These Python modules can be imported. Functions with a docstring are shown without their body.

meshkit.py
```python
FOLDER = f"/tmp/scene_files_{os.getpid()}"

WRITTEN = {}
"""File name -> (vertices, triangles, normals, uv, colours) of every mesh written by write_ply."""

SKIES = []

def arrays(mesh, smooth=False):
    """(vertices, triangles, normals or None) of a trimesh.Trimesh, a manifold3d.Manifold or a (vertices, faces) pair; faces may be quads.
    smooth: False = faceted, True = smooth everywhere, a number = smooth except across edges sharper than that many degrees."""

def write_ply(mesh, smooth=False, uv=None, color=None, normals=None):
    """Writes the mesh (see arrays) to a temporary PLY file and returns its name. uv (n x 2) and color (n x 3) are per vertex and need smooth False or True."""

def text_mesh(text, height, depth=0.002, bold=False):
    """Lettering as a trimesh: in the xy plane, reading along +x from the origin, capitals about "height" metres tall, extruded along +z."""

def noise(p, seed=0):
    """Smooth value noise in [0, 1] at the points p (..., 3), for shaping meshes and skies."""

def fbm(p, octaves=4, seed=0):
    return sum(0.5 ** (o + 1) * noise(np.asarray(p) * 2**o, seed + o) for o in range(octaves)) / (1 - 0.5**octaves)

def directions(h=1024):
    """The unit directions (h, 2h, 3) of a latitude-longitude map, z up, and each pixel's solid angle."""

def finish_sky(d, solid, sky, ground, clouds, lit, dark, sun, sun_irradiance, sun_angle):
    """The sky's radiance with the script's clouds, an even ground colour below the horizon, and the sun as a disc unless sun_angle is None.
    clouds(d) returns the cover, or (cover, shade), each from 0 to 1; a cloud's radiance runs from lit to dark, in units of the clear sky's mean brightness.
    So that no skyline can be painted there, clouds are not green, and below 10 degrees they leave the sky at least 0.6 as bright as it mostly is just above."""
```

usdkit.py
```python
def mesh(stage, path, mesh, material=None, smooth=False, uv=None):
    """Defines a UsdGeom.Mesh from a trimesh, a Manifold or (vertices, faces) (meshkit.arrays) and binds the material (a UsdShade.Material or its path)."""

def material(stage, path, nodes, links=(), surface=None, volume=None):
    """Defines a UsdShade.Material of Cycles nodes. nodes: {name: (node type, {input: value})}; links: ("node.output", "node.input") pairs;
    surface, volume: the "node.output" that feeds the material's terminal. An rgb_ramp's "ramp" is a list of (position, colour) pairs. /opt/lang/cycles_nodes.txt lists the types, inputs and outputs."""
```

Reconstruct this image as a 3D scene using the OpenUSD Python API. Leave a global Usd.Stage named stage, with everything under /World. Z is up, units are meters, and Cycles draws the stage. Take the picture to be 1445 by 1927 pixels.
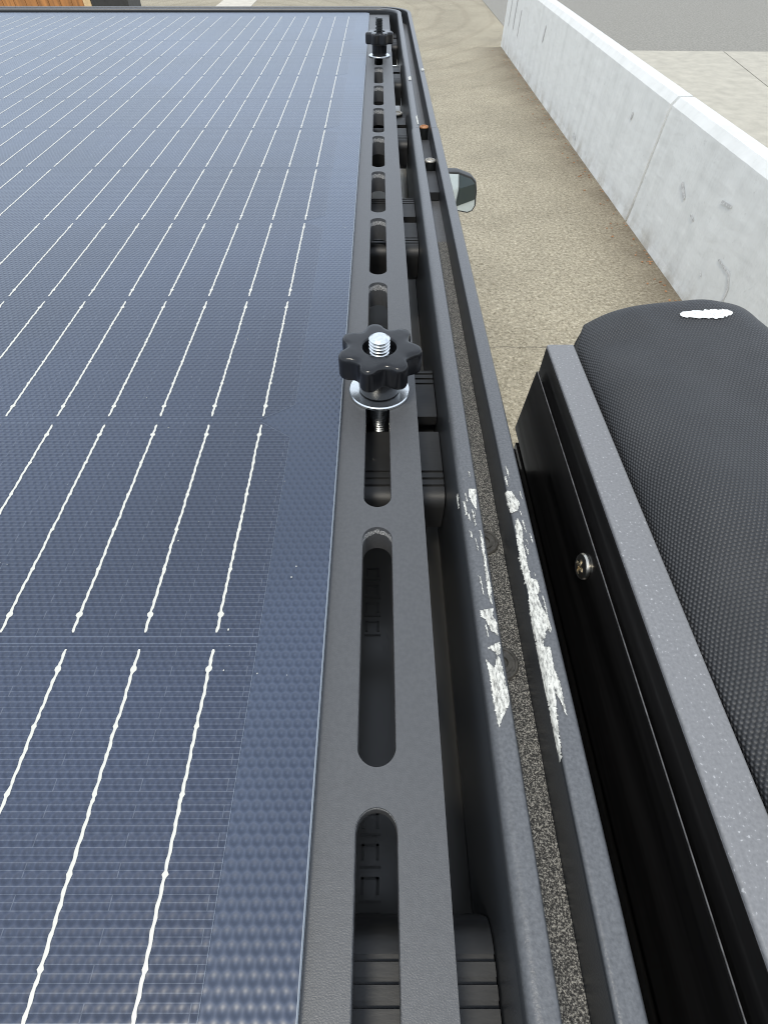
import math, numpy as np, trimesh, usdkit, meshkit
from shapely.geometry import Polygon, LineString, box as shapely_box
from shapely import affinity
from pxr import Usd, UsdGeom, UsdLux, UsdShade, Gf, Sdf

stage = Usd.Stage.CreateInMemory()
UsdGeom.SetStageUpAxis(stage, 'Z'); UsdGeom.SetStageMetersPerUnit(stage, 1.0)
UsdGeom.Xform.Define(stage, '/World'); UsdGeom.Scope.Define(stage, '/World/Looks')

# ------------------------------------------------------------------ camera, sky, sun, exposure
H = 1.72                      # camera height; depths below the camera are "d", z = H - d
PITCH = 52.79                 # degrees below the horizon
FPX = 910.0                   # focal length in pixels of a 1445 px wide picture
cam = UsdGeom.Camera.Define(stage, '/World/camera')
cam.AddTranslateOp().Set(Gf.Vec3d(0, 0, H)); cam.AddRotateXOp().Set(90 - PITCH)
cam.CreateHorizontalApertureAttr(36.0); cam.CreateVerticalApertureAttr(36.0 * 1024 / 767)
cam.CreateFocalLengthAttr(36.0 * FPX / 1445); cam.CreateHorizontalApertureOffsetAttr(36.0 * 9 / 1445)
cam.CreateClippingRangeAttr(Gf.Vec2f(0.01, 2000))
cam.CreateExposureAttr(0.52)

SUN_EL, SUN_AZ = math.radians(60), math.radians(205)     # azimuth from +y towards +x: behind the camera, a little to its left
S = np.array([math.cos(SUN_EL) * math.sin(SUN_AZ), math.cos(SUN_EL) * math.cos(SUN_AZ), math.sin(SUN_EL)])
M_ = usdkit.material
sky_look = M_(stage, '/World/Looks/overcast_sky', {
    's': ('sky_texture', dict(sky_type='single_scattering', sun_disc=False, sun_elevation=SUN_EL, sun_rotation=math.atan2(S[0], S[1]))),
    'tc': ('texture_coordinate', {}), 'n': ('noise_texture', dict(scale=1.6, detail=5, roughness=.55)),
    'r': ('rgb_ramp', dict(ramp=[(.30, (.70,) * 3), (.62, (.98,) * 3)])),
    'c': ('mix_color', dict(b=(4.95, 5.5, 6.25), use_clamp=False)),
    'b': ('background_shader', dict(strength=.15))},
    [('tc.generated', 'n.vector'), ('n.fac', 'r.fac'), ('r.color', 'c.fac'), ('s.color', 'c.a'), ('c.result', 'b.color')], surface='b.background')
dome = UsdLux.DomeLight.Define(stage, '/World/sky')
UsdShade.MaterialBindingAPI.Apply(dome.GetPrim()).Bind(sky_look)
dome.GetPrim().SetCustomDataByKey('kind', 'structure')
sun = UsdLux.DistantLight.Define(stage, '/World/sun')
sun.CreateIntensityAttr(.37); sun.CreateAngleAttr(12); sun.CreateColorAttr(Gf.Vec3f(1, .94, .82)); sun.GetPrim().CreateAttribute('inputs:normalize', Sdf.ValueTypeNames.Bool).Set(True)
sun.AddRotateXYZOp().Set(Gf.Vec3f(-(90 - math.degrees(SUN_EL)), 0, -math.degrees(SUN_AZ)))

# ------------------------------------------------------------------ helpers
rng = np.random.default_rng(7)
used = {}
def path_for(name, parent=None):
    base = parent.GetPath().pathString if parent is not None else '/World'
    k = used.get((base, name), 0); used[(base, name)] = k + 1
    return f'{base}/{name}' if k == 0 else f'{base}/{name}_{k:03d}'
def tag(p, label=None, category=None, group=None, kind=None):
    for k, v in (('label', label), ('category', category), ('group', group), ('kind', kind)):
        if v: p.SetCustomDataByKey(k, v)
    return p
def thing(name, loc=(0, 0, 0), label=None, category=None, group=None):
    x = UsdGeom.Xform.Define(stage, path_for(name)); x.AddTranslateOp().Set(Gf.Vec3d(*map(float, loc)))
    return tag(x.GetPrim(), label, category, group)
def obj(name, mesh, mat, parent=None, smooth=30, uv=None, off=(0, 0, 0)):
    if isinstance(mesh, trimesh.Trimesh) and any(off):
        mesh = mesh.copy(); mesh.apply_translation([-o for o in off])
    return usdkit.mesh(stage, path_for(name, parent), mesh, mat, smooth=smooth, uv=uv).GetPrim()
cat = trimesh.util.concatenate
def sbox(x0, x1, y0, y1): return shapely_box(x0, y0, x1, y1)
def extrude_y(poly, y0, y1):                       # profile (X, d) swept along y
    m = trimesh.creation.extrude_polygon(poly, y1 - y0, engine='earcut')
    m.apply_transform(np.array([[1, 0, 0, 0], [0, 0, 1, y0], [0, -1, 0, H], [0, 0, 0, 1.]])); return m
def extrude_x(poly, x0, x1):                       # profile (Y, d) swept along x
    m = trimesh.creation.extrude_polygon(poly, x1 - x0, engine='earcut')
    m.apply_transform(np.array([[0, 0, 1, x0], [1, 0, 0, 0], [0, -1, 0, H], [0, 0, 0, 1.]])); return m
def slab(poly, d0, d1):                            # outline (X, Y) between depths d0 (top) and d1
    m = trimesh.creation.extrude_polygon(poly, d1 - d0, engine='earcut'); m.apply_translation([0, 0, H - d1]); return m
def rounded(poly, r, q=6): return poly.buffer(-r).buffer(r, quad_segs=q)
def bx(x0, x1, y0, y1, z0, z1):
    m = trimesh.creation.box([x1 - x0, y1 - y0, z1 - z0]); m.apply_translation([(x0 + x1) / 2, (y0 + y1) / 2, (z0 + z1) / 2]); return m
def rbox(x0, x1, y0, y1, z0, z1, r):
    from manifold3d import Manifold
    s = Manifold.sphere(r, 16)
    return Manifold.batch_hull([s.translate([a, b, c]) for a in (x0 + r, x1 - r) for b in (y0 + r, y1 - r) for c in (z0 + r, z1 - r)])
def loft(rings, cap0=True, cap1=True):
    n = len(rings[0]); v = [np.asarray(r, float) for r in rings]; f = []
    for i in range(len(v) - 1):
        for j in range(n):
            a, b = i * n + j, i * n + (j + 1) % n
            f += [[a, b, b + n], [a, b + n, a + n]]
    V = np.vstack(v)
    for on, i, flip in ((cap0, 0, True), (cap1, len(v) - 1, False)):
        if on:
            c = len(V); V = np.vstack([V, v[i].mean(0)])
            for j in range(n):
                a, b = i * n + j, i * n + (j + 1) % n
                f.append([c, b, a] if flip else [c, a, b])
    return trimesh.Trimesh(V, f, process=False)
def revolve(prof, n=40):                           # (r, z) profile
    return trimesh.creation.revolve(np.array(prof), sections=n)
def pixel(X, Y, d):                                # used only to decide which repeats are in view
    c, s = math.cos(math.radians(PITCH)), math.sin(math.radians(PITCH)); Z = Y * c + d * s
    return 713.5 + X * FPX / Z, 963.5 + FPX * (d * c - Y * s) / Z
def in_view(X, Ys, d):
    return any(-60 < pixel(X, y, d)[0] < 1500 and -60 < pixel(X, y, d)[1] < 1990 for y in Ys)

# ------------------------------------------------------------------ materials
def graph(name, nodes, links): return M_(stage, '/World/Looks/' + name, nodes, links, surface='p.BSDF')
def pbr(name, col, rough=.5, var=0, vscale=30, bump=0, bscale=300, metal=0, spec=.5, coat=0, stretch=(1, 1, 1), coat_rough=.05):
    """A surface with tone that varies by noise and a fine relief."""
    col = np.array(col, float); nodes = {'g': ('geometry', {}), 'm': ('mapping', dict(scale=stretch)),
        'p': ('principled_bsdf', dict(base_color=tuple(col), roughness=rough, metallic=metal, specular_ior_level=spec, coat_weight=coat, coat_roughness=coat_rough))}
    links = [('g.position', 'm.vector')]
    if var:
        nodes |= {'n': ('noise_texture', dict(scale=vscale, detail=5, roughness=.6)), 'r': ('rgb_ramp', dict(ramp=[(.3, tuple(col * (1 - var))), (.7, tuple(col * (1 + var)))]))}
        links += [('m.vector', 'n.vector'), ('n.fac', 'r.fac'), ('r.color', 'p.base_color')]
    if bump:
        nodes |= {'n2': ('noise_texture', dict(scale=bscale, detail=3)), 'b': ('bump', dict(strength=1.0, distance=bump))}
        links += [('m.vector', 'n2.vector'), ('n2.fac', 'b.height'), ('b.normal', 'p.normal')]
    return graph(name, nodes, links)

def hex_nodes(pitch, src='g.position'):
    """Nodes whose output hs2.value is a triangular lattice of bumps (-1.5 .. 3)."""
    k = 4 * math.pi / (math.sqrt(3) * pitch); c = math.cos(math.pi / 6)
    nodes, links = {'g': ('geometry', {})}, []
    for i, (a, b) in enumerate(((0, 1), (c, .5), (-c, .5))):
        nodes |= {f'hd{i}': ('vector_math', dict(math_type='dot_product', vector2=(a * k, b * k, 0))), f'hc{i}': ('math', dict(math_type='cosine'))}
        links += [(src, f'hd{i}.vector1'), (f'hd{i}.value', f'hc{i}.value1')]
    nodes |= {'hs1': ('math', dict(math_type='add')), 'hs2': ('math', dict(math_type='add'))}
    links += [('hc0.value', 'hs1.value1'), ('hc1.value', 'hs1.value2'), ('hs1.value', 'hs2.value1'), ('hc2.value', 'hs2.value2')]
    return nodes, links
DIMPLE, PANEL_ROUGH = .00017, .28
def panel_look(name, col, fingers=False):
    nodes, links = hex_nodes(.00238)
    nodes |= {'inv': ('math', dict(math_type='multiply', value2=-1.0)), 'b': ('bump', dict(strength=1.0, distance=DIMPLE)), 'b2': ('bump', dict(strength=1.0, distance=DIMPLE * .10)),
              'p': ('principled_bsdf', dict(base_color=col, roughness=.6, specular_ior_level=.2, coat_weight=.85, coat_roughness=PANEL_ROUGH, coat_ior=1.5, sheen_weight=.10, sheen_roughness=.45, sheen_tint=(.6, .8, 1.0))),
              'dn': ('noise_texture', dict(scale=9, detail=4)), 'dr': ('rgb_ramp', dict(ramp=[(.35, tuple(np.array(col) * .80)), (.7, tuple(np.array(col) * 1.20))]))}
    links += [('hs2.value', 'inv.value1'), ('inv.value', 'b.height'), ('inv.value', 'b2.height'), ('b2.normal', 'p.coat_normal'), ('b.normal', 'p.normal'), ('g.position', 'dn.vector'), ('dn.fac', 'dr.fac')]
    if fingers:      # printed collector lines across the cell and short dashes between the ribbons
        nodes |= {'x': ('separate_xyz', {}), 'fy': ('math', dict(math_type='multiply', value2=1 / .00125)), 'ff': ('math', dict(math_type='fraction')),
                  'fl': ('math', dict(math_type='less_than', value2=.11)),
                  'dx': ('math', dict(math_type='multiply_add', value2=1 / .01886, value3=50 + .0425 / .01886 + .5)), 'dxf': ('math', dict(math_type='fraction')), 'dxl': ('math', dict(math_type='less_than', value2=.010)),
                  'dy': ('math', dict(math_type='multiply', value2=1 / .0050)), 'dyf': ('math', dict(math_type='fraction')), 'dyl': ('math', dict(math_type='less_than', value2=.5)),
                  'da': ('math', dict(math_type='multiply')), 'mx': ('math', dict(math_type='maximum')), 'sc': ('math', dict(math_type='multiply', value2=.17)),
                  'mc': ('mix_color', dict(b=(.42, .46, .52)))}
        links += [('g.position', 'x.vector'), ('x.y', 'fy.value1'), ('fy.value', 'ff.value1'), ('ff.value', 'fl.value1'), ('x.x', 'dx.value1'), ('dx.value', 'dxf.value1'), ('dxf.value', 'dxl.value1'),
                  ('x.y', 'dy.value1'), ('dy.value', 'dyf.value1'), ('dyf.value', 'dyl.value1'), ('dxl.value', 'da.value1'), ('dyl.value', 'da.value2'),
                  ('fl.value', 'mx.value1'), ('da.value', 'mx.value2'), ('mx.value', 'sc.value1'), ('sc.value', 'mc.fac'), ('dr.color', 'mc.a'), ('mc.result', 'p.base_color')]
    else: links += [('dr.color', 'p.base_color')]
    return graph(name, nodes, links)
L = {}
L['laminate'] = panel_look('dimpled_laminate', (.046, .062, .101))
L['backing'] = panel_look('dark_backing', (.033, .044, .076))
L['cell'] = panel_look('dark_silicon', (.029, .040, .071), fingers=True)
L['ribbon'] = pbr('tinned_ribbon', (.58, .565, .50), .45, spec=.5, coat=.4, coat_rough=.28)
L['border'] = panel_look('printed_silver_line', (.15, .18, .23))
L['film_edge'] = pbr('film_edge', (.30, .33, .36), .3)
# powder coat; the cut walls of the slots show bare metal in a band
def bracket_look():
    zt = H - .1225
    nodes = {'g': ('geometry', {}), 'x': ('separate_xyz', {}), 'n': ('noise_texture', dict(scale=900, detail=3)), 'n2': ('noise_texture', dict(scale=3600, detail=2)),
             'nz': ('math', dict(math_type='multiply_add', value2=.0024, value3=-.0012)), 'z': ('math', dict(math_type='add')),
             'lo': ('math', dict(math_type='greater_than', value2=zt - .0038)), 'hi': ('math', dict(math_type='less_than', value2=zt - .0016)), 'an': ('math', dict(math_type='multiply')),
             'rc': ('rgb_ramp', dict(ramp=[(.35, (.05, .05, .05)), (.5, (.26, .255, .25)), (.62, (.62, .61, .58))])),
             'cc': ('rgb_ramp', dict(ramp=[(.35, (.070, .071, .073)), (.65, (.080, .081, .083))])),
             'mc': ('mix_color', {}), 'b': ('bump', dict(strength=1.0, distance=.00006)), 'p': ('principled_bsdf', dict(roughness=.42, specular_ior_level=.5))}
    links = [('g.position', 'x.vector'), ('g.position', 'n.vector'), ('g.position', 'n2.vector'), ('n.fac', 'nz.value1'), ('nz.value', 'z.value1'), ('x.z', 'z.value2'),
             ('z.value', 'lo.value1'), ('z.value', 'hi.value1'), ('lo.value', 'an.value1'), ('hi.value', 'an.value2'), ('n2.fac', 'rc.fac'), ('n.fac', 'cc.fac'),
             ('an.value', 'mc.fac'), ('cc.color', 'mc.a'), ('rc.color', 'mc.b'), ('mc.result', 'p.base_color'), ('n2.fac', 'b.height'), ('b.normal', 'p.normal')]
    return graph('powder_coated_bracket', nodes, links)
L['bracket'] = bracket_look()
def rail_look():  # shade painted in by normal: side faces near black, up-facing tops grey
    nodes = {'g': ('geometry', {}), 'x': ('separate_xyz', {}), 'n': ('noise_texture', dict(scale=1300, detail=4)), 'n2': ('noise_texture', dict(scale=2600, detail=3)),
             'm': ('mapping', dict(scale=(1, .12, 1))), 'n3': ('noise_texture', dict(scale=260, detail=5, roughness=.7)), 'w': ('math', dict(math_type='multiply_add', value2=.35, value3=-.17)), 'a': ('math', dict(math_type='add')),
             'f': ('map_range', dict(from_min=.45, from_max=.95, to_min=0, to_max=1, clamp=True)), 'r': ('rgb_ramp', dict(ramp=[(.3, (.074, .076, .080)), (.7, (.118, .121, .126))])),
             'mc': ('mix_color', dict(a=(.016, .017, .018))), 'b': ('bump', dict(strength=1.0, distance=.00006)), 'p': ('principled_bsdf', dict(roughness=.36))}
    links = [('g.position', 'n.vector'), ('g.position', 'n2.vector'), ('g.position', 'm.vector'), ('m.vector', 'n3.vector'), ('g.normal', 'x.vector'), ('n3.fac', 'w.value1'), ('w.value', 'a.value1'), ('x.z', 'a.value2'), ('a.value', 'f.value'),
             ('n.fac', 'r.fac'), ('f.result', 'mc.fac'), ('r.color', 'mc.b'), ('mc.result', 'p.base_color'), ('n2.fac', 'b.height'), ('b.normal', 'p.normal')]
    return graph('side_shaded_black_rail', nodes, links)
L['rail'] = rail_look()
L['rail_side'] = pbr('black_rail_side', (.02, .02, .021), .5, .4, 400)
def grit():
    nodes = {'g': ('geometry', {}), 'n': ('noise_texture', dict(scale=3000, detail=3, roughness=.7)), 'r': ('rgb_ramp', dict(ramp=[(.38, (.010, .010, .009)), (.5, (.060, .058, .054)), (.64, (.46, .44, .39))])),
             'b': ('bump', dict(strength=1.0, distance=.0003)), 'p': ('principled_bsdf', dict(roughness=.5))}
    return graph('gritty_channel', nodes, [('g.position', 'n.vector'), ('n.fac', 'r.fac'), ('r.color', 'p.base_color'), ('n.fac', 'b.height'), ('b.normal', 'p.normal')])
L['grit'] = grit()
L['chip'] = graph('bare_aluminium_chip', {'g': ('geometry', {}), 'm': ('mapping', dict(scale=(1, .35, 1))), 'n': ('noise_texture', dict(scale=1500, detail=4, roughness=.7)), 'r': ('rgb_ramp', dict(ramp=[(.30, (.07, .07, .07)), (.43, (.36, .35, .31)), (.56, (.66, .64, .57))])), 'b': ('bump', dict(strength=1.0, distance=.00012)), 'p': ('principled_bsdf', dict(roughness=.42, metallic=.25))},
                  [('g.position', 'm.vector'), ('m.vector', 'n.vector'), ('n.fac', 'r.fac'), ('r.color', 'p.base_color'), ('n.fac', 'b.height'), ('b.normal', 'p.normal')])
L['slat'] = pbr('dusty_black_slat', (.022, .022, .022), .46, .45, 60, .00004, 900, stretch=(.3, 1, 1))
L['paint'] = pbr('off_white_vehicle_paint', (.66, .64, .58), .2, .04, 6, spec=.5, coat=.4)
L['roof'] = pbr('roof_shade_tone', (.125, .122, .114), .25, .12, 12)  # shade below the rack is put into this colour
L['stamp'] = pbr('stamped_relief', (.075, .073, .068), .4, .2, 60)
L['rubber'] = pbr('black_rubber', (.012, .012, .012), .45, .5, 200)
L['knob'] = pbr('black_moulded_plastic', (.0045, .0045, .005), .22, .3, 90, .00003, 600)
L['zinc'] = pbr('zinc_plated_steel', (.78, .80, .80), .22, .12, 700, .00002, 900, metal=1)
L['black_steel'] = pbr('black_steel', (.02, .022, .022), .35, metal=.4)
L['anodised'] = pbr('black_anodised', (.006, .0056, .0052), .20, .85, 90, .00010, 140, stretch=(1, .05, 1), spec=.4)
L['anodised_edge'] = pbr('worn_anodised_edge', (.12, .12, .12), .45, .6, 300)
def speckled():
    nodes = {'g': ('geometry', {}), 'n': ('noise_texture', dict(scale=1200, detail=2)), 'r': ('rgb_ramp', dict(ramp=[(.3, (.165, .165, .168)), (.66, (.205, .205, .208)), (.72, (.40, .40, .40))])),
             'n1': ('noise_texture', dict(scale=60, detail=3)), 'b': ('bump', dict(strength=1.0, distance=.00005)), 'p': ('principled_bsdf', dict(roughness=.5))}
    return graph('grey_powder_coat', nodes, [('g.position', 'n.vector'), ('n.fac', 'r.fac'), ('r.color', 'p.base_color'), ('n.fac', 'b.height'), ('b.normal', 'p.normal')])
L['grey_bar'] = speckled()
def weave():
    nodes, links = hex_nodes(.00125, 'u.UV')
    nodes |= {'u': ('uvmap', dict(attribute='st')), 'b': ('bump', dict(strength=1.0, distance=.00007)), 'n': ('noise_texture', dict(scale=45, detail=4)),
              'r': ('rgb_ramp', dict(ramp=[(.3, (.034, .034, .035)), (.7, (.050, .050, .051))])), 'p': ('principled_bsdf', dict(roughness=.5, specular_ior_level=.5)),
              'hv': ('map_range', dict(from_min=-1.5, from_max=1.2, to_min=.25, to_max=1.05, clamp=True)), 'mm': ('mix_color', dict(blend_type='multiply', fac=1.0))}
    links += [('hs2.value', 'b.height'), ('b.normal', 'p.normal'), ('g.position', 'n.vector'), ('n.fac', 'r.fac'), ('hs2.value', 'hv.value'), ('r.color', 'mm.a'), ('hv.result', 'mm.b'), ('mm.result', 'p.base_color')]
    return graph('coated_fabric', nodes, links)
L['fabric'] = weave()
L['stainless'] = pbr('stainless', (.62, .58, .50), .25, .2, 500, metal=1)
L['rust'] = pbr('rusty_bolt', (.42, .20, .09), .6, .4, 600, .0001, 900)
L['dull_bolt'] = pbr('dull_bolt', (.09, .085, .075), .5, .4, 500, metal=.4)
L['pale_bolt'] = pbr('pale_bolt', (.40, .38, .34), .4, .3, 500, metal=.5)
L['mirror_glass'] = graph('mirror_glass', {'p': ('principled_bsdf', dict(base_color=(.75, .80, .78), metallic=1.0, roughness=.02))}, [])
L['tinted'] = graph('tinted_glass', {'p': ('principled_bsdf', dict(base_color=(.012, .018, .016), roughness=.3, specular_ior_level=.15))}, [])
L['white_scuff'] = pbr('white_scuff', (.68, .68, .66), .6, .35, 900)

def ground_look():
    nodes = {'g': ('geometry', {}), 'x': ('separate_xyz', {}),
             'n': ('noise_texture', dict(scale=42, detail=5, roughness=.82)), 'r': ('rgb_ramp', dict(ramp=[(.28, (.09, .075, .055)), (.43, (.28, .25, .185)), (.56, (.38, .34, .26)), (.72, (.64, .59, .48))])),
             'n2': ('noise_texture', dict(scale=1.1, detail=5, roughness=.6)), 'r2': ('rgb_ramp', dict(ramp=[(.3, (.80, .79, .77)), (.7, (1.08, 1.07, 1.05))])),
             'v': ('voronoi_texture', dict(scale=85)), 'vb': ('rgb_to_bw', {}), 'vr': ('rgb_ramp', dict(ramp=[(.12, (.70, .68, .64)), (.35, (.95, .945, .93)), (.7, (1.03, 1.03, 1.02)), (.9, (1.22, 1.21, 1.18))])), 'mv': ('mix_color', dict(blend_type='multiply', fac=1.0, use_clamp=False)),
             'm1': ('mix_color', dict(blend_type='multiply', fac=1.0)),
             # uneven brown darkening towards the foot of the barrier
             'w': ('map_range', dict(from_min=1.40, from_max=2.05, to_min=0, to_max=1, clamp=True)), 'wp': ('math', dict(math_type='power', value2=1.6)),
             'n3': ('noise_texture', dict(scale=2.6, detail=6, roughness=.65)), 'wn': ('map_range', dict(from_min=.3, from_max=.65, to_min=.45, to_max=1.0, clamp=True)), 'wm': ('math', dict(math_type='multiply')),
             'we': ('math', dict(math_type='less_than', value2=11.0)), 'wm2': ('math', dict(math_type='multiply')), 'wm3': ('math', dict(math_type='multiply', value2=.85)),
             'm2': ('mix_color', dict(b=(.085, .062, .040))),
             # a crack across the slab
             'nc': ('noise_texture', dict(scale=7, detail=4)), 'cy': ('math', dict(math_type='multiply_add', value2=.09, value3=-.045)), 'ca': ('math', dict(math_type='add')),
             'cb': ('math', dict(math_type='compare', value2=2.553, value3=.007)), 'cm': ('math', dict(math_type='multiply', value2=.55)), 'm3': ('mix_color', dict(b=(.10, .085, .065))),
             # tyre marks
             'tm': ('mapping', dict(location=(3.0, -14.5, 0))), 'tw': ('wave_texture', dict(wave_type='rings', rings_direction='z', scale=.62, distortion=2.5, detail=3, detail_scale=1.2)),
             'tr': ('rgb_ramp', dict(ramp=[(.80, (1, 1, 1)), (.96, (.90, .89, .88))])), 'm4': ('mix_color', dict(blend_type='multiply')), 'ty': ('map_range', dict(from_min=6.5, from_max=9.5, to_min=0, to_max=.9, clamp=True)),
             'b': ('bump', dict(strength=1.0, distance=.004)), 'p': ('principled_bsdf', dict(roughness=.85, specular_ior_level=.3))}
    links = [('g.position', 'x.vector'), ('g.position', 'n.vector'), ('n.fac', 'r.fac'), ('g.position', 'n2.vector'), ('n2.fac', 'r2.fac'), ('g.position', 'v.vector'), ('v.color', 'vb.color'), ('vb.val', 'vr.fac'), ('r.color', 'mv.a'), ('vr.color', 'mv.b'), ('mv.result', 'm1.a'), ('r2.color', 'm1.b'),
             ('x.x', 'w.value'), ('w.result', 'wp.value1'), ('g.position', 'n3.vector'), ('n3.fac', 'wn.value'), ('wp.value', 'wm.value1'), ('wn.result', 'wm.value2'),
             ('x.y', 'we.value1'), ('we.value', 'wm2.value1'), ('wm.value', 'wm2.value2'), ('wm2.value', 'wm3.value1'), ('wm3.value', 'm2.fac'), ('m1.result', 'm2.a'),
             ('g.position', 'nc.vector'), ('nc.fac', 'cy.value1'), ('cy.value', 'ca.value1'), ('x.y', 'ca.value2'), ('ca.value', 'cb.value1'), ('cb.value', 'cm.value1'), ('cm.value', 'm3.fac'), ('m2.result', 'm3.a'),
             ('g.position', 'tm.vector'), ('tm.vector', 'tw.vector'), ('tw.fac', 'tr.fac'), ('x.y', 'ty.value'), ('ty.result', 'm4.fac'), ('m3.result', 'm4.a'), ('tr.color', 'm4.b'),
             ('m4.result', 'p.base_color'), ('n.fac', 'b.height'), ('b.normal', 'p.normal')]
    return graph('weathered_yard_concrete', nodes, links)
L['ground'] = ground_look()
L['asphalt'] = pbr('old_asphalt', (.235, .222, .19), .85, .28, 30, .004, 60)
L['slab'] = pbr('concrete_slab', (.42, .39, .32), .85, .12, 6, .002, 90)
L['gutter'] = pbr('pale_concrete', (.52, .48, .40), .85, .12, 8)
def wall_look():
    nodes = {'g': ('geometry', {}), 'm': ('mapping', dict(scale=(1, 1, .12))), 'n': ('noise_texture', dict(scale=7, detail=5, roughness=.6)), 'r': ('rgb_ramp', dict(ramp=[(.3, (.595, .60, .58)), (.5, (.65, .655, .635)), (.72, (.69, .695, .675))])),
             'n2': ('noise_texture', dict(scale=16, detail=5, roughness=.7)), 'r2': ('rgb_ramp', dict(ramp=[(.26, (.42, .41, .38)), (.36, (1, 1, 1))])), 'm1': ('mix_color', dict(blend_type='multiply', fac=.28)),
             'x': ('separate_xyz', {}), 'zr': ('map_range', dict(from_min=0, from_max=.16, to_min=.6, to_max=0, clamp=True)), 'n3': ('noise_texture', dict(scale=5, detail=5, roughness=.7)), 'z2': ('map_range', dict(from_min=.42, from_max=.66, to_min=0, to_max=1, clamp=True)),
             'zm': ('math', dict(math_type='multiply')), 'm2': ('mix_color', dict(b=(.26, .22, .15))), 'b': ('bump', dict(strength=1.0, distance=.002)), 'p': ('principled_bsdf', dict(roughness=.75, specular_ior_level=.3))}
    links = [('g.position', 'm.vector'), ('m.vector', 'n.vector'), ('n.fac', 'r.fac'), ('g.position', 'n2.vector'), ('n2.fac', 'r2.fac'), ('r.color', 'm1.a'), ('r2.color', 'm1.b'),
             ('g.position', 'x.vector'), ('x.z', 'zr.value'), ('g.position', 'n3.vector'), ('n3.fac', 'z2.value'), ('zr.result', 'zm.value1'), ('z2.result', 'zm.value2'), ('zm.value', 'm2.fac'), ('m1.result', 'm2.a'),
             ('m2.result', 'p.base_color'), ('n2.fac', 'b.height'), ('b.normal', 'p.normal')]
    return graph('white_painted_concrete', nodes, links)
L['wall'] = wall_look()
L['scuff_dark'] = pbr('dark_scuff', (.50, .50, .49), .8, .3, 60)
L['wood'] = pbr('orange_brown_wood', (.36, .155, .045), .6, .45, 5, .001, 30, stretch=(3, 3, .35))
L['wood_edge'] = pbr('pale_wood', (.62, .45, .24), .6, .2, 8)
L['bin'] = pbr('black_bin', (.03, .03, .028), .5, .3, 12)
L['tyre'] = pbr('tyre_rubber', (.02, .02, .02), .7)
L['leaf'] = pbr('dry_litter', (.30, .15, .07), .7, .5, 20)

# ------------------------------------------------------------------ ground and yard
def sheet(x0, x1, y0, y1, z): return trimesh.Trimesh([[x0, y0, z], [x1, y0, z], [x1, y1, z], [x0, y1, z]], [[0, 1, 2], [0, 2, 3]])
tag(obj('ground', sheet(-150, 150, -150, 150, 0), L['ground'], smooth=False), kind='structure')
rd = Polygon([(2.35, 10.62), (60, 8.5), (60, 60), (2.35, 60)])
m = trimesh.creation.extrude_polygon(rd, .004, engine='earcut'); m.apply_translation([0, 0, .002])
tag(obj('road', m, L['asphalt'], smooth=False), kind='structure')
def yslab(p):
    m = trimesh.creation.extrude_polygon(Polygon(p).buffer(-.008, join_style=2), .026, engine='earcut'); m.apply_translation([0, 0, .004]); return m
jx = lambda y: 5.137 + (y - 8.303) * (5.450 - 5.137) / (10.323 - 8.303)
yl = lambda x: 10.62 - (x - 2.35) * (10.62 - 8.5) / 57.65
pv = UsdGeom.Xform.Define(stage, path_for('pavement')).GetPrim(); tag(pv, kind='structure')
obj('slab', yslab([(2.22, -4), (jx(-4), -4), (jx(yl(5.4)), yl(5.4)), (2.22, yl(2.22))]), L['slab'], pv, smooth=False)
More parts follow.
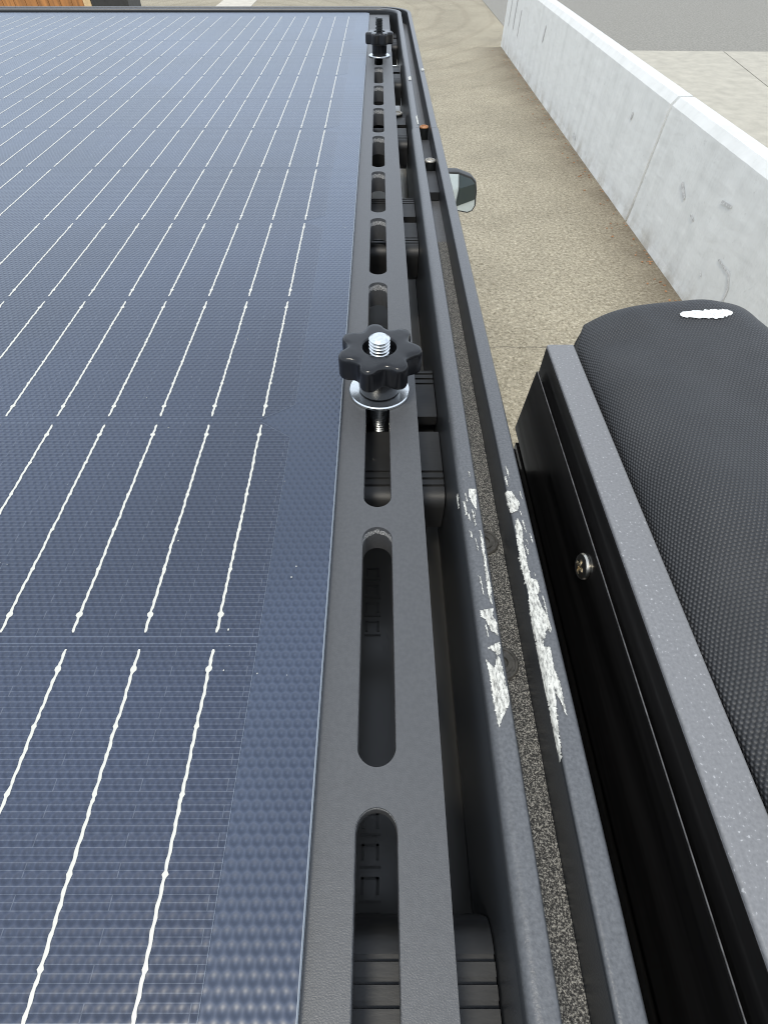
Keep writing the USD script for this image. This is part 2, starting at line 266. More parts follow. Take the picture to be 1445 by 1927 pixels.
obj('slab', yslab([(jx(-4), -4), (9.2, -4), (9.2, yl(9.2)), (jx(yl(5.4)), yl(5.4))]), L['slab'], pv, smooth=False)
obj('slab', yslab([(9.2, -4), (14, -4), (14, yl(14)), (9.2, yl(9.2))]), L['slab'], pv, smooth=False)
tag(obj('gutter_strip', bx(-3.54, -2.78, 14.6, 60, -.02, .012), L['gutter'], smooth=False), kind='structure')

# ------------------------------------------------------------------ concrete barriers
WX, WT = 2.03, .797
prof = Polygon([(WX - .004, H), (WX, H - .05), (WX + .012, H - WT + .045), (WX + .045, H - WT), (WX + .145, H - WT), (WX + .165, H - WT + .02), (WX + .19, H)])
def barrier(y0, y1, label):
    t = thing('concrete_barrier', (WX, y0, 0), label, 'barrier', 'white concrete barriers along the yard')
    m = extrude_y(prof, 0, y1 - y0); m = m.subdivide_to_size(.09)
    v = m.vertices.copy(); nz = meshkit.fbm(v * [14, 14, 14] + y0, 3, 5) - .5
    end = np.minimum(v[:, 1], (y1 - y0) - v[:, 1]) < .02
    v[:, 0] += nz * .006; v[:, 1] -= np.sign(v[:, 1] - (y1 - y0) / 2) * end * (.004 + .006 * np.abs(nz)); m.vertices = v
    obj('barrier_body', m, L['wall'], t, smooth=25, off=(WX, 0, 0))
    return t
far_b = barrier(4.325, 11.1, 'far white concrete barrier ending beside the open yard, dark vertical scrapes at its end')
near_b = barrier(-2.6, 4.300, 'near white concrete barrier passing behind the black fabric roll')
def scrape(parent, y0, pts, w):
    """A dark mark rubbed into the face of a barrier: a ragged strip 1 mm proud of it."""
    line = LineString(pts).buffer(w, quad_segs=3).simplify(w * .1); m = trimesh.creation.extrude_polygon(line, .0012, engine='earcut')
    v = m.vertices.copy(); zz = v[:, 1]
    m.vertices = np.stack([.0125 * zz / WT - .0052 - v[:, 2] * 1.2, v[:, 0] - y0, zz], 1); m.fix_normals()
    obj('scrape_mark', m, L['scuff_dark'], parent, smooth=False)
for pts, w in (([(10.7, .62), (10.72, .30)], .012), ([(10.3, .70), (10.32, .40), (10.3, .33)], .02), ([(9.9, .55), (9.9, .3)], .014), ([(8.3, .60), (8.33, .48)], .018), ([(6.2, .10), (6.1, .07)], .006), ([(4.9, .56), (4.9, .54)], .014)):
    scrape(far_b, 4.325, pts, w)
for pts, w in (([(3.72, .47), (3.62, .42)], .011), ([(2.95, .33), (2.8, .32), (2.74, .26), (2.72, .19)], .006), ([(3.05, .20), (3.03, .19)], .004), ([(3.45, .38), (3.4, .37)], .006), ([(3.2, .55), (3.1, .56)], .008)):
    scrape(near_b, -2.6, pts, w)
lit = []
for _ in range(150):
    a, s = rng.uniform(0, 6.28), rng.uniform(.004, .013); x, y = WX - .02 - abs(rng.normal(0, .09)), rng.uniform(2, 10.8)
    q = trimesh.creation.icosphere(0, s); q.apply_scale([1, .7, .35]); q.apply_transform(trimesh.transformations.rotation_matrix(a, [0, 0, 1])); q.apply_translation([x, y, .003]); lit.append(q)
tag(obj('leaf_litter', cat(lit), L['leaf'], smooth=False), 'reddish brown dry leaf litter gathered along the foot of the white barriers', 'leaf litter', kind='stuff')

# ------------------------------------------------------------------ things far off beyond the front rail
t = thing('timber_crate', (-6.35, 12.0, 0), 'orange brown timber crate with a pale corner board in the yard at top left', 'crate')
for i in range(13):
    obj('plank', bx(-1.3 + i * .198, -1.3 + i * .198 + .19, 0, .03, .02, 1.15), L['wood'], t, smooth=False)
obj('corner_board', bx(1.275, 1.40, -.012, .05, 0, 1.17), L['wood_edge'], t, smooth=False)
obj('side_panel', bx(1.37, 1.40, .055, 1.2, .02, 1.15), L['wood'], t, smooth=False); obj('lid', bx(-1.32, 1.42, -.03, 1.22, 1.18, 1.21), L['wood'], t, smooth=False)
obj('back_panel', bx(-1.3, 1.365, 1.18, 1.2, .02, 1.15), L['wood'], t, smooth=False)
t = thing('black_bin', (-4.62, 12.3, 0), 'black plastic bin standing beside the orange brown timber crate', 'bin')
obj('bin_body', loft([np.array([[-a, -b, z], [a, -b, z], [a, b, z], [-a, b, z]]) for a, b, z in ((.30, .30, .02), (.34, .34, .95), (.37, .37, .96), (.37, .37, 1.0))]), L['bin'], t, smooth=False)
obj('bin_lid', bx(-.38, .38, -.38, .40, 1.003, 1.05), L['bin'], t, smooth=False)

# ------------------------------------------------------------------ the vehicle under the rack
RD = .2                                                    # depth of its roof
car = thing('parked_car', (-.56, 0, 0), 'white car under the black roof rack, its door mirror standing out to the right', 'car')
side = Polygon([(-1.6, .35), (-1.6, .95), (-1.35, 1.0), (-.75, 1.50), (-.55, H - RD), (1.15, H - RD), (1.28, 1.49), (2.05, 1.02), (3.0, .90), (3.1, .75), (3.1, .35)])
side = rounded(side, .03)
m = trimesh.creation.extrude_polygon(side, 1.52, engine='earcut')
m.apply_transform(np.array([[0, 0, 1, -.76], [1, 0, 0, 0], [0, 1, 0, 0], [0, 0, 0, 1.]])); m = m.subdivide_to_size(.12)
v = m.vertices.copy(); k = np.clip((v[:, 2] - .95) / (H - RD - .95), 0, 1); v[:, 0] *= 1 - k * (1 - .59 / .76); m.vertices = v; m.fix_normals()
obj('body', m, L['paint'], car, smooth=25)
obj('added_roof_shade_sheet', rbox(-.575, .5903, -.5, .52, H - RD - .004, H - RD + .003, .002), L['roof'], car, smooth=30)  # added dark sheet: rack shade over the white roof, held in its colour
for s in (-1, 1):
    xs = lambda z: s * (.76 * (1 - np.clip((z - .95) / (H - RD - .95), 0, 1) * (1 - .59 / .76)) + .004)
    V = np.array([[xs(z), y, z] for z, y0, y1 in ((1.42, -.62, 1.10), (1.06, -.95, 1.80), (.95, -1.05, 1.84), (.885, -1.1, 1.86)) for y in (y0, y1)])
    F = np.array([f for k in (0, 2, 4) for f in ([k, k + 1, k + 3], [k, k + 3, k + 2])]); obj('side_window', trimesh.Trimesh(V, F if s < 0 else F[:, ::-1]), L['tinted'], car, smooth=False)
for s in (-1, 1):
    for y in (-1.0, 2.35):
        w = obj('wheel', trimesh.creation.cylinder(.30, .2, sections=40, transform=trimesh.transformations.translation_matrix([s * .69, y, .30]) @ trimesh.transformations.rotation_matrix(math.pi / 2, [0, 1, 0])), L['tyre'], car)
        obj('rim', trimesh.creation.cylinder(.19, .214, sections=30, transform=trimesh.transformations.translation_matrix([s * .69, y, .30]) @ trimesh.transformations.rotation_matrix(math.pi / 2, [0, 1, 0])), L['stainless'], w)
# roof seal beside the rail, and the stamped pattern on the roof
obj('roof_seal', extrude_y(rounded(sbox(.0303, .0380, .1935, .215), .002), -.5, 1.12), L['rubber'], car, off=(-.56, 0, 0))
st = []
for i in (-6, -5, -4, -3, -2, -1, 0, 1, 2, 10, 11, 12, 13):
    y = .0089 * i - .0062
    for a, b, c, e in ((-.0064, .0006, 0, .0007), (-.0060, -.0050, .0021, .0066), (-.0010, 0, .0021, .0066), (-.0058, 0, .0060, .0067)):
        st.append(bx(a, b, y + c, y + e, H - RD + .0025, H - RD + .0036))
tag(obj('stamped_pattern', cat(st), L['stamp'], car, smooth=False, off=(-.56, 0, 0)), kind='stuff')
# door mirror
mh = np.array([[.235, .672], [.30, .668], [.352, .682], [.370, .700], [.376, .735], [.378, .790], [.368, .812], [.350, .822], [.300, .818], [.235, .800]])
mp = affinity.scale(Polygon(mh), 1, .86).buffer(.004).buffer(-.006).buffer(.002)
MY = 2.12
def mirror_shape(p, y0, y1):
    m = extrude_y(p, y0, y1); return m
mir = UsdGeom.Xform.Define(stage, path_for('door_mirror', car)).GetPrim()
rings = []
pts = np.array(affinity.scale(mp, 1, 1).exterior.segmentize(.01).coords)[:-1]; c0 = pts.mean(0)
for y, s in ((MY - .004, .985), (MY, 1.0), (MY + .02, 1.0), (MY + .05, .93), (MY + .075, .75), (MY + .085, .4)):
    q = c0 + (pts - c0) * s; rings.append(np.stack([q[:, 0] + .56, np.full(len(q), y), H - q[:, 1]], 1))
def aim(m, x0):                                             # the mirror is turned in towards the car and a little up
    v = m.vertices.copy(); v[:, 1] += -.26 * (v[:, 0] - x0) + .104 * (v[:, 2] - (H - .745)); m.vertices = v; return m
m = aim(loft(rings), .345 + .56); m.fix_normals(); obj('mirror_housing', m, L['bin'], mir, smooth=40)
g = mp.buffer(-.006); m = aim(extrude_y(g, MY - .0075, MY - .0055), .345)
obj('mirror_glass', m, L['mirror_glass'], mir, smooth=False, off=(-.56, 0, 0))
obj('mirror_arm', rbox(.74, .84, MY + .01, MY + .05, H - .79, H - .74, .012), L['bin'], mir)

# ------------------------------------------------------------------ roof rack
rack = thing('roof_rack', (0, 0, H - .14), 'black metal roof rack with slotted crossbars and a paint chipped side rail', 'roof rack')
RO = (0, 0, H - .14)
UI = .0247                                                 # inner face of the side rail
TOP = .1170
def crown(s, u0, u1, rl, rr):                              # depth of the rounded top at a fraction s of the flange's width, u
    w = u1 - u0; u = s * w
    d = np.where(u < rl, rl - np.sqrt(np.maximum(rl * rl - (rl - u) ** 2, 0)), np.where(w - u < rr, rr - np.sqrt(np.maximum(rr * rr - (rr - (w - u)) ** 2, 0)), 0.0))
    return TOP + d
INNER, OUTER = (0, .0064, .0030, .0012), (.0152, .0212, .0012, .0018)
def flange(u0, u1, rl, rr, n=26):
    q = (1 - np.cos(np.linspace(0, math.pi, n))) / 2
    return [(u0 + a * (u1 - u0), float(crown(a, u0, u1, rl, rr))) for a in q]
def rail_profile(t=0.0):
    return flange(t, *INNER[1:]) + [(.0064, .1312), (.0152, .1312)] + flange(.0152, .0212 - t, *OUTER[2:]) + [(.0212 - t, .165), (t, .165)]
def sweep(profile, path, close_ends=True):
    rings = []
    path = np.array(path, float)
    for i, p in enumerate(path):
        tn = path[min(i + 1, len(path) - 1)] - path[max(i - 1, 0)]; tn /= np.linalg.norm(tn); nrm = np.array([tn[1], -tn[0]])
        rings.append([[*(p + nrm * u), H - d] for u, d in profile])
    m = loft(rings, False, False)
    tri = trimesh.creation.triangulate_polygon(Polygon(profile), engine='earcut')
    tv, tf = tri; 
    out = [m]
    for ring, i in ((rings[0], 0), (rings[-1], -1)):
        p = path[i]; tn = (path[1] - path[0]) if i == 0 else (path[-1] - path[-2]); tn /= np.linalg.norm(tn); nrm = np.array([tn[1], -tn[0]])
        V = np.array([[*(p + nrm * u), H - d] for u, d in tv]); out.append(trimesh.Trimesh(V, tf))
    m = cat(out); m.merge_vertices(); m.fix_normals(); return m
near_path = [(UI, y) for y in np.linspace(-.35, .4600, 30)]
R0, YF = .030, 1.012
arc = [(UI - R0 + R0 * math.cos(q), YF - R0 + R0 * math.sin(q)) for q in np.linspace(0, math.pi / 2, 14)]
far_path = [(UI, y) for y in np.linspace(.4604, YF - R0 - .002, 20)] + arc + [(x, YF) for x in np.linspace(UI - R0 - .004, -.62, 12)]
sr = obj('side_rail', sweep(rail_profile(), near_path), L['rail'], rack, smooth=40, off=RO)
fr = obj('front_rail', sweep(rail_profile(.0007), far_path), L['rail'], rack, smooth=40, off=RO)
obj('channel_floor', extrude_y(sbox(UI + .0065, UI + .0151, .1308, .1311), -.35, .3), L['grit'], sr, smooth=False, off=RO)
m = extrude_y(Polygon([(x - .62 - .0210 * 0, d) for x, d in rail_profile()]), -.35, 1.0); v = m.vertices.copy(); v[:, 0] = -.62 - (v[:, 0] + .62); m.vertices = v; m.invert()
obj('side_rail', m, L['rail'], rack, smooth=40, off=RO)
# crossbars
def slat_profile():
    p = rounded(sbox(-.040, .040, .138, .160), .006)
    p = p.difference(sbox(-.0046, .0046, .13, .1425)).difference(sbox(-.011, .011, .1424, .150))
    for s in (-1, 1):
        for o in (.0265, .0300, .0335): p = p.difference(sbox(s * o - .0006, s * o + .0006, .137, .1388))
    return p
sp = slat_profile()
for i in range(7):
    yc = .1507 + .1975 * (i - 2)
    obj('crossbar', extrude_x(affinity.translate(sp, yc, 0), -.619, UI - .0004), L['slat'], rack, smooth=30, off=RO)
# bolts standing in the rail channel
def flat_bolt(x, y, r, mat):                               # low round head with turned rings, seated on the channel floor
    pr = [(0, 0), (r, 0), (r, .0007), (r - .0004, .0011), (r * .80, .0011), (r * .78, .0008), (r * .62, .0008), (r * .60, .0012), (r * .36, .0013), (r * .33, .0006), (0, .0006)]
    m = revolve(pr, 36); m.apply_translation([x, y, H - .1308]); return obj('rail_bolt', m, mat, rack, smooth=30, off=RO)
def tall_bolt(x, y, top, r, cap, label, base=.1308, name='rail_bolt'):
    h = base - top
    m = revolve([(0, 0), (r, 0), (r, h - .0012), (r * .9, h - .0011), (0, h - .0011)], 30); m.apply_translation([x, y, H - base])
    t = tag(obj(name, m, L['black_steel'], rack, smooth=30, off=RO), label)
    m = revolve([(0, .0001), (r, .0001), (r, .0006), (r - .0005, .0011), (r * .72, .0011), (r * .66, .0004), (r * .3, .0004), (0, .0006)], 30); m.apply_translation([x, y, H - top - .0011])
    obj('bolt_cap', m, cap, t, smooth=30, off=RO)
flat_bolt(.0338, .0868, .0047, L['dull_bolt']); flat_bolt(.0334, .0470, .0047, L['dull_bolt'])
tall_bolt(.0358, .478, .1205, .0036, L['rust'], 'rail bolt with a rust orange head'); tall_bolt(.0360, .405, .1212, .0039, L['pale_bolt'], 'rail bolt with a pale worn head')
tall_bolt(.016, .5785, .1355, .0060, L['pale_bolt'], 'crossbar bolt with a pale worn head', .1385, 'crossbar_bolt')
obj('channel_block', extrude_y(sbox(UI + .0067, UI + .0149, .126, .1307), .36, .398), L['slat'], rack, smooth=False, off=RO)
obj('channel_block', extrude_y(sbox(UI + .0067, UI + .0149, .127, .1307), .425, .468), L['slat'], rack, smooth=False, off=RO)

# paint chips down to bare aluminium, on the crowns of the two flanges
def chip(fl, outline, seed):
    """outline: (y, s), s from 0 (left) to 1 (right) across the flange's rounded top; lies 0.15 mm proud of the paint."""
    p = Polygon([(y * 200, s) for y, s in outline]).buffer(0)
    r = np.random.default_rng(seed); q = p.exterior.segmentize(.05).coords[:-1]
    q = [(y + r.normal(0, .022), s + r.normal(0, .016)) for y, s in q]; p = Polygon(q).buffer(.006)
    p = p.intersection(sbox(-999, 999, .004, .996)); p = max(getattr(p, 'geoms', [p]), key=lambda z: z.area)
    holes = [Polygon([(x + k * math.cos(g), y + k * .5 * math.sin(g)) for g in np.linspace(0, 6, 6)]) for x, y, k in zip(r.uniform(p.bounds[0], p.bounds[2], 60), r.uniform(0, 1, 60), r.uniform(.008, .03, 60))]
    for h in holes: p = p.difference(h)
    y0, y1 = p.bounds[0], p.bounds[2]; V, F, n = [], [], 0
    for yy in np.arange(y0, y1, .4):
        for ss in np.arange(0, 1, .05):
            z0 = p.intersection(sbox(yy, yy + .4, ss, ss + .05))
            for z in getattr(z0, 'geoms', [z0]):
                if z.geom_type != 'Polygon' or z.area < 1e-5: continue
                tv, tf = trimesh.creation.triangulate_polygon(z, engine='earcut')
                u0, u1 = fl[:2]; e = .00012 + .00002 * seed; c = tv[:, 1]
                sl = (crown(np.minimum(c + .01, 1), *fl) - crown(np.maximum(c - .01, 0), *fl)) / ((np.minimum(c + .01, 1) - np.maximum(c - .01, 0)) * (u1 - u0))
                ln = np.sqrt(1 + sl ** 2)
                V.append(np.stack([UI + u0 + c * (u1 - u0) + e * sl / ln, tv[:, 0] / 200, H - crown(c, *fl) + e / ln], 1)); F.append(tf + n); n += len(tv)
    m = trimesh.Trimesh(np.vstack(V), np.vstack(F), process=False); m.merge_vertices()
    if m.face_normals[:, 2].mean() < 0: m.invert()
    obj('paint_chip', m, L['chip'], sr, smooth=True, off=RO)
chip(INNER, [(0.0979, 0.54), (0.0979, 0.89), (0.0898, 0.77), (0.0921, 0.62), (0.0953, 0.51)], 1)
chip(INNER, [(0.097, -0.03), (0.0974, 0.06), (0.0919, 0.03), (0.0919, -0.05)], 2)
chip(INNER, [(0.093, 0.23), (0.093, 0.31), (0.0879, 0.31), (0.0879, 0.24)], 3)
chip(INNER, [(0.0797, 0.75), (0.0797, 0.85), (0.0702, 0.84), (0.0629, 0.86), (0.0577, 0.8), (0.0614, 0.72), (0.0702, 0.75)], 4)
chip(INNER, [(0.0563, 0.31), (0.0567, 0.83), (0.0546, 0.75), (0.0528, 0.88), (0.0492, 0.86), (0.0505, 0.63), (0.0537, 0.46), (0.0546, 0.31)], 5)
chip(INNER, [(0.0461, 0.37), (0.0476, 0.86), (0.0444, 0.83), (0.045, 0.64), (0.0455, 0.52)], 6)
chip(INNER, [(0.0432, 0.27), (0.0407, 0.5), (0.044, 0.74), (0.0423, 0.81), (0.0329, 0.89), (0.0276, 0.39), (0.0329, 0.33), (0.0399, 0.33)], 7)
chip(OUTER, [(0.0972, 0.0), (0.0968, 0.25), (0.0921, 0.54), (0.0889, 0.33), (0.0884, 0.05), (0.0926, 0.01)], 8)
chip(OUTER, [(0.0864, 0.26), (0.0832, 0.39), (0.0769, 0.27), (0.071, 0.27), (0.0658, 0.28), (0.0653, 0.54), (0.0617, 0.56), (0.0608, 0.39), (0.0553, 0.53), (0.0516, 0.54), (0.0488, 0.34), (0.048, 0.18), (0.0421, 0.32), (0.0421, -0.05), (0.048, 0.02), (0.0484, -0.13), (0.0536, 0.0), (0.0617, 0.08), (0.0691, 0.03), (0.0769, 0.05), (0.0842, 0.12)], 9)
chip(OUTER, [(0.0582, 0.44), (0.0553, 0.6), (0.0508, 0.7), (0.05, 0.61), (0.0528, 0.51), (0.0561, 0.43)], 10)
chip(OUTER, [(0.0462, 0.0), (0.0462, 0.45), (0.0411, 0.44), (0.0363, 0.55), (0.0299, 0.52), (0.0335, 0.4), (0.0354, 0.26), (0.0304, 0.16), (0.0261, 0.11), (0.0201, 0.03), (0.0203, -0.07), (0.0261, -0.01), (0.0331, 0.02), (0.0382, -0.05)], 11)
chip(INNER, [(0.612, .45), (.616, .85), (.602, .88), (.601, .5)], 13)
chip(INNER, [(.486, .72), (.490, .88), (.468, .90), (.466, .78)], 14)
chip(OUTER, [(.645, .3), (.648, .7), (.640, .8), (.636, .4)], 15)

rs = np.random.default_rng(21)
for k in range(34):                                        # fine scratches around the chips, along the rail
    fl = (INNER, OUTER)[k % 2]; y, c = rs.uniform(.036, .108), (rs.uniform(.35, .8) if k % 2 == 0 else rs.uniform(.1, .7)); ln, w = rs.uniform(.0015, .007), rs.uniform(.010, .022)
    chip(fl, [(y, c - w), (y, c + w), (y - ln * .5, c + w * 1.2 + .02), (y - ln, c + .04), (y - ln * .5, c - w * .8 + .02)], 13 + k % 6)
# ------------------------------------------------------------------ solar panel
pan = thing('solar_panel', (-.28, .4, H - .12), 'flat dark blue solar panel with white ribbons clamped on the roof rack', 'solar panel')
PO = (-.28, .4, H - .12)
PX0, PX1, PY0, PY1, PD = -.576, -.0144, -.33, 1.001, .12
obj('laminate_sheet', slab(rounded(sbox(PX0, PX1, PY0, PY1), .006), PD, PD + .0022), L['laminate'], pan, smooth=False, off=PO)
obj('sheet_edge', extrude_y(sbox(PX1, PX1 + .00014, PD - .0001, PD + .0021), PY0 + .006, PY1 - .006), L['film_edge'], pan, smooth=False, off=PO)
ROW, COL, BAR = .0837, .1789, .01886
cells = []
for i in range(-3, 11):
    ya, yb = .0493 + ROW * i + .0008, .0493 + ROW * (i + 1) - .0008
    cham_far = i % 2 == 0
    for c in range(3):
        xr = -.0313 - COL * c; xl = xr - .1733
        ch, cw = .0078, .0115
        if cham_far: pts = [(xl, ya), (xr, ya), (xr, yb - ch), (xr - cw, yb), (xl + cw, yb), (xl, yb - ch)]
        else: pts = [(xl + cw, ya), (xr - cw, ya), (xr, ya + ch), (xr, yb), (xl, yb), (xl, ya + ch)]
        P = Polygon(pts); cells.append(P)
        cell = obj('solar_cell', slab(P, PD - .000040, PD - .000032), L['cell'], pan, smooth=False, off=PO)
        ring = P.buffer(-.0001).difference(P.buffer(-.00022, join_style=2))
        obj('printed_border', slab(ring, PD - .000048, PD - .000041), L['border'], cell, smooth=False, off=PO)
        rest = []
        for b in range(9):
            x = -.0425 - COL * c - BAR * b
            y0, y1 = ya + .0013, yb - .0013
            ys = np.arange(y0, y1, .0006); w = .00035 + .00005 * np.sin(ys * 2900 + b) + .00003 * rng.normal(size=len(ys))
            xm = x + .00008 * np.sin(ys * 1800 + b * 2 + c) + .00006 * np.interp(ys, np.linspace(y0, y1, 24), rng.normal(size=24))
            w[0] = w[-1] = .0002
            for k in range(6):
                py = y0 + .0054 + (y1 - y0 - .0108) * k / 5
                near = np.abs(ys - py) < (.0006 if k in (0, 5) else .00035); w[near] += .00042 if k in (0, 5) else .00026
            top = PD - .00016
            L3 = np.stack([xm - w, ys, np.full(len(ys), H - top)], 1); R3 = np.stack([xm + w, ys, np.full(len(ys), H - top)], 1)
            V = np.vstack([L3, R3, L3 - [0, 0, .0001], R3 - [0, 0, .0001]]); n = len(ys); q = np.arange(n - 1)
            F = np.vstack([np.stack([q, q + n, q + n + 1], 1), np.stack([q, q + n + 1, q + 1], 1),
                           np.stack([q + n, q + 3 * n, q + 3 * n + 1], 1), np.stack([q + n, q + 3 * n + 1, q + n + 1], 1),
                           np.stack([q + 2 * n, q, q + 1], 1), np.stack([q + 2 * n, q + 1, q + 2 * n + 1], 1)])
            m = trimesh.Trimesh(V, F, process=False)
            if in_view(x, (y0, (y0 + y1) / 2, y1), PD): obj('busbar', m, L['ribbon'], cell, smooth=False, off=PO)
            else: rest.append(m)
        if rest: tag(obj('busbar_set', cat(rest), L['ribbon'], cell, smooth=False, off=PO), kind='stuff')
from shapely import union_all
obj('cell_backing', slab(union_all(cells).envelope.difference(union_all([Polygon([(-.0312, y - .0086), (-.0312, y + .0086), (-.0428, y)]) for y in [.0493 + ROW * k for k in range(-1, 12, 2)]])), PD - .000030, PD - .000005), L['backing'], pan, smooth=False, off=PO)
specks = []
for _ in range(260):
    x, y = rng.uniform(-.56, -.016), .04 + .9 * rng.random() ** 1.6; q = trimesh.creation.icosphere(0, .00008 + .00016 * rng.random() ** 3); q.apply_scale([1, 1.6, .5]); q.apply_translation([x, y, H - PD + .0004]); specks.append(q)
tag(obj('dust_specks', cat(specks), L['ribbon'], pan, smooth=False, off=PO), kind='stuff')
# slotted bracket along the panel's edge
BD, BT = .1225, .012
br = sbox(-.032, .0143, -.36, 1.004)
for k in range(-5, 13):
    y0 = .0203 + .0748 * k; br = br.difference(LineString([(-.0006, y0 + .0045), (-.0006, y0 + .0668 - .0045)]).buffer(.0046, quad_segs=10))
edge = br.buffer(-.0005, join_style=2)
obj('slotted_bracket', slab(br, BD, BD + BT), L['bracket'], pan, smooth=30, off=PO)

# ------------------------------------------------------------------ clamping knobs
def star_knob(x, y, turn, bolt_top, bolt_mat, label):
    o = (x, y, H - BD); t = thing('clamping_knob', o, label, 'knob', 'black star knobs clamping the bracket')
    dz = lambda d: BD - d                                   # height above the bracket
    N = 7 * 16; th = np.linspace(0, 2 * math.pi, N, endpoint=False)
    def ring(r, z): r = np.broadcast_to(r, th.shape); return np.stack([r * np.cos(th), r * np.sin(th), np.full(N, z)], 1)
    cs = np.cos(7 * (th - turn)); lobe = .01380 + .00175 * np.sign(cs) * np.abs(cs) ** .75
    zt, zb = dz(.1023), dz(.1118)
    R = [ring(.00001, zt - .0045), ring(.0058, zt - .0045), ring(.0060, zt - .0006), ring(.0063, zt - .0001), ring(.0068, zt + .0001)]
    R += [ring(lobe * .80, zt + .0001), ring(lobe - .0013, zt - .0001), ring(lobe - .0006, zt - .0004), ring(lobe - .00015, zt - .0011), ring(lobe, zt - .0020),
          ring(lobe, zb + .0014), ring(lobe - .0003, zb + .0005), ring(lobe - .0010, zb), ring(.0092, zb - .0002), ring(.0082, zb - .0010), ring(.0079, dz(.1205)), ring(.0074, dz(.12085)), ring(.00001, dz(.12085))]
    m = loft(R[::-1], False, False); m.fix_normals(); obj('knob_head', m, L['knob'], t, smooth=50)
    obj('washer', revolve([(.0044, 0.00005), (.0116, .00005), (.01185, .0003), (.01185, .0011), (.0115, .0015), (.0046, .0015), (.0044, .0013), (.0044, .00005)], 64), L['zinc'], t, smooth=30)
    zs, pr = dz(bolt_top), []
    pr = [(0, zs), (.0027, zs), (.0033, zs - .0004)]
    z = zs - .0006
    while z > -.020: pr += [(.00375, z - .0001), (.00375, z - .0003), (.0031, z - .0007), (.0031, z - .0009)]; z -= .00125
    pr += [(0, z)]
    obj('threaded_bolt', revolve(pr[::-1], 36), bolt_mat, t, smooth=25)
    return t
star_knob(.0001, .1526, math.radians(98), .0985, L['zinc'], 'near black star knob with a bright silver threaded bolt over a washer')
star_knob(.0002, .7345, math.radians(90), .0918, L['black_steel'], 'far black star knob by the front rail with a tall dark bolt')

# ------------------------------------------------------------------ rolled awning beside the rail
AY0, AY1 = -.40, .176
aw = thing('rolled_awning', (.10, 0, H - .17), 'rolled black fabric awning with a grey bar mounted beside the rack rail', 'awning')
AO = (.10, 0, H - .17)
def shear_end(m, y1, ref, k):
    v = m.vertices.copy(); e = v[:, 1] > y1 - .001; v[e, 1] += (H - v[e, 2] - ref) * k; m.vertices = v; return m
face = Polygon([(.0664, .1635), (.0684, .1308), (.0688, .1303), (.0692, .1308), (.0698, .1335), (.0698, .1635)])
obj('front_board', extrude_y(face, AY0, AY1), L['anodised'], aw, smooth=20, off=AO)
obj('board_edge', extrude_y(rounded(sbox(.06855, .06885, .13005, .1304), .0001), AY0, AY1 - .0004), L['anodised_edge'], aw, off=AO)
obj('inner_ledge', extrude_y(sbox(.0699, .0715, .1345, .16), AY0, AY1 - .002), L['anodised'], aw, smooth=False, off=AO)
gb = rounded(sbox(.0710, .0824, .120, .155), .0008)
obj('grey_bar', extrude_y(gb, AY0, .180), L['grey_bar'], aw, smooth=30, off=AO)
obj('bar_side', extrude_y(sbox(.07080, .07097, .1212, .155), AY0, .1795), L['anodised'], aw, smooth=False, off=AO)
lip = Polygon([(.0662, .1745), (.0668, .1740), (.0674, .1745), (.0674, .1700), (.0680, .1694), (.0686, .1700), (.0686, .1637), (.078, .1637), (.078, .184), (.0662, .184)])
obj('lower_lip', extrude_y(lip.buffer(0), AY0, .172), L['anodised'], aw, smooth=20, off=AO)
obj('mounting_plate', extrude_y(sbox(.040, .13, .1845, .190), AY0, .168), L['anodised'], aw, smooth=False, off=AO)
# pan head screw on the board
hd = revolve([(0, 0), (.0045, 0), (.0045, .0005), (.0041, .0011), (.0030, .0015), (0, .0016)], 32)
from manifold3d import Manifold, Mesh as MMesh
mh_ = Manifold(MMesh(np.array(hd.vertices, np.float32), np.array(hd.faces, np.uint32)))
cross = Manifold.cube([.0052, .0014, .003], True) + Manifold.cube([.0014, .0052, .003], True)
scr = mh_ - cross.rotate([0, 0, 20]).translate([0, 0, .0019])
if scr.is_empty(): scr = mh_
V, F, _ = meshkit.arrays(scr); sm = trimesh.Trimesh(V, F)
sm.apply_transform(trimesh.transformations.rotation_matrix(-math.pi / 2 + .065, [0, 1, 0])); sm.apply_translation([.0678, .0825, H - .1385])
obj('screw', sm, L['stainless'], aw, smooth=30, off=AO)
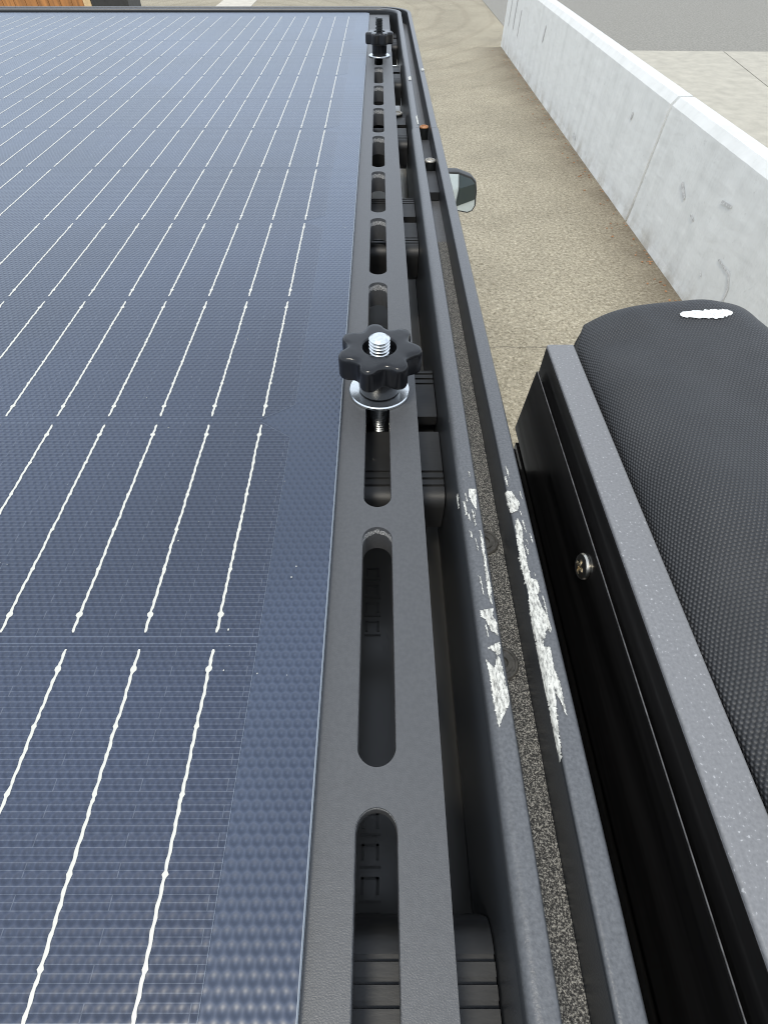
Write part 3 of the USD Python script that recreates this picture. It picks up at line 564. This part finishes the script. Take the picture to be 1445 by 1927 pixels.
# the bag of rolled fabric
NU, NV = 120, 150
us, ys = np.linspace(0, 1, NU), np.concatenate([np.linspace(AY0, .13, 90), np.linspace(.1305, .205, 60)])
BX, BDp, BA, BB = .1290, .158, .0495, .0490
V = np.zeros((NV, NU, 3)); UV = np.zeros((NV, NU, 2))
for j, y in enumerate(ys):
    e = max(0, (y - .178) / .027)
    s = math.sqrt(max(0, 1 - min(1, e) ** 5)); s2 = max(.05, s)
    ang = np.linspace(math.radians(-28), math.radians(208), NU)[::-1]
    ca, sa = np.cos(ang), np.sin(ang)
    rr = 1 + .035 * np.sin(3 * ang + y * 14) + .02 * np.sin(5 * ang - y * 31)
    x = BX + BA * rr * np.sign(ca) * np.abs(ca) ** .72 * (1 if e <= 0 else (.82 + .18 * s2)); d = BDp - BB * rr * np.sign(sa) * np.abs(sa) ** .42 * s2
    x = np.maximum(x, .0825 + .0008 * np.sin(y * 60) + .0105 * min(1, max(0, (y - .165) / .035)) ** 1.5)
    V[j] = np.stack([x, np.full(NU, y), H - d], 1)
    arc_ = np.concatenate([[0], np.cumsum(np.hypot(np.diff(x), np.diff(d)))])
    UV[j, :, 0] = arc_; UV[j, :, 1] = y if j == 0 else UV[j - 1, :, 1].mean() + np.hypot(ys[j] - ys[j - 1], np.abs(V[j, NU // 2, 2] - V[j - 1, NU // 2, 2]))
pt = V.reshape(-1, 3); bumpy = (meshkit.fbm(pt * 26, 3, 3) - .5) * .009
pt = pt + np.stack([0 * bumpy, 0 * bumpy, bumpy], 1)
q = np.arange(NV - 1)[:, None] * NU + np.arange(NU - 1)[None]; q = q.ravel()
F = np.vstack([np.stack([q, q + 1, q + NU + 1], 1), np.stack([q, q + NU + 1, q + NU], 1)])
bag = trimesh.Trimesh(pt, F, process=False)
if bag.face_normals[:, 2].mean() < 0: F = F[:, ::-1]
obj('fabric_bag', (pt - np.array(AO), F), L['fabric'], aw, smooth=True, uv=UV.reshape(-1, 2))
# pale rub mark on the crest of the bag's far end: a ragged patch lying on the cloth
def bag_point(i, j):
    i0, j0 = int(i), int(j); a, b = i - i0, j - j0; g = pt.reshape(NV, NU, 3)
    return (1 - b) * ((1 - a) * g[j0, i0] + a * g[j0, i0 + 1]) + b * ((1 - a) * g[j0 + 1, i0] + a * g[j0 + 1, i0 + 1])
BAG_MARK = (57.5, 63.8, 128.5, 132.5)
i0, i1, j0, j1 = BAG_MARK; V, F2 = [], []
r = np.random.default_rng(11); NI = 60
for k, i in enumerate(np.linspace(i0, i1, NI)):
    w = math.sin(math.pi * (k + .5) / NI) ** .4; mid = (j0 + j1) / 2
    for t in (-.5, -.17, .17, .5): V.append(bag_point(i, mid + (j1 - j0) * t * w * (1 + ((meshkit.noise(np.array([k * .45, t * 9, 3.])) - .5) * .6 if abs(t) == .5 else 0))) + [0, -.0001, .00035])
for k in range(NI - 1):
    for t in range(3):
        a = k * 4 + t; F2 += [[a, a + 1, a + 5], [a, a + 5, a + 4]]
m = trimesh.Trimesh(np.array(V), F2, process=False)
if m.face_normals[:, 2].mean() < 0: m.invert()
obj('rub_mark', m, L['white_scuff'], aw, smooth=True, off=AO)
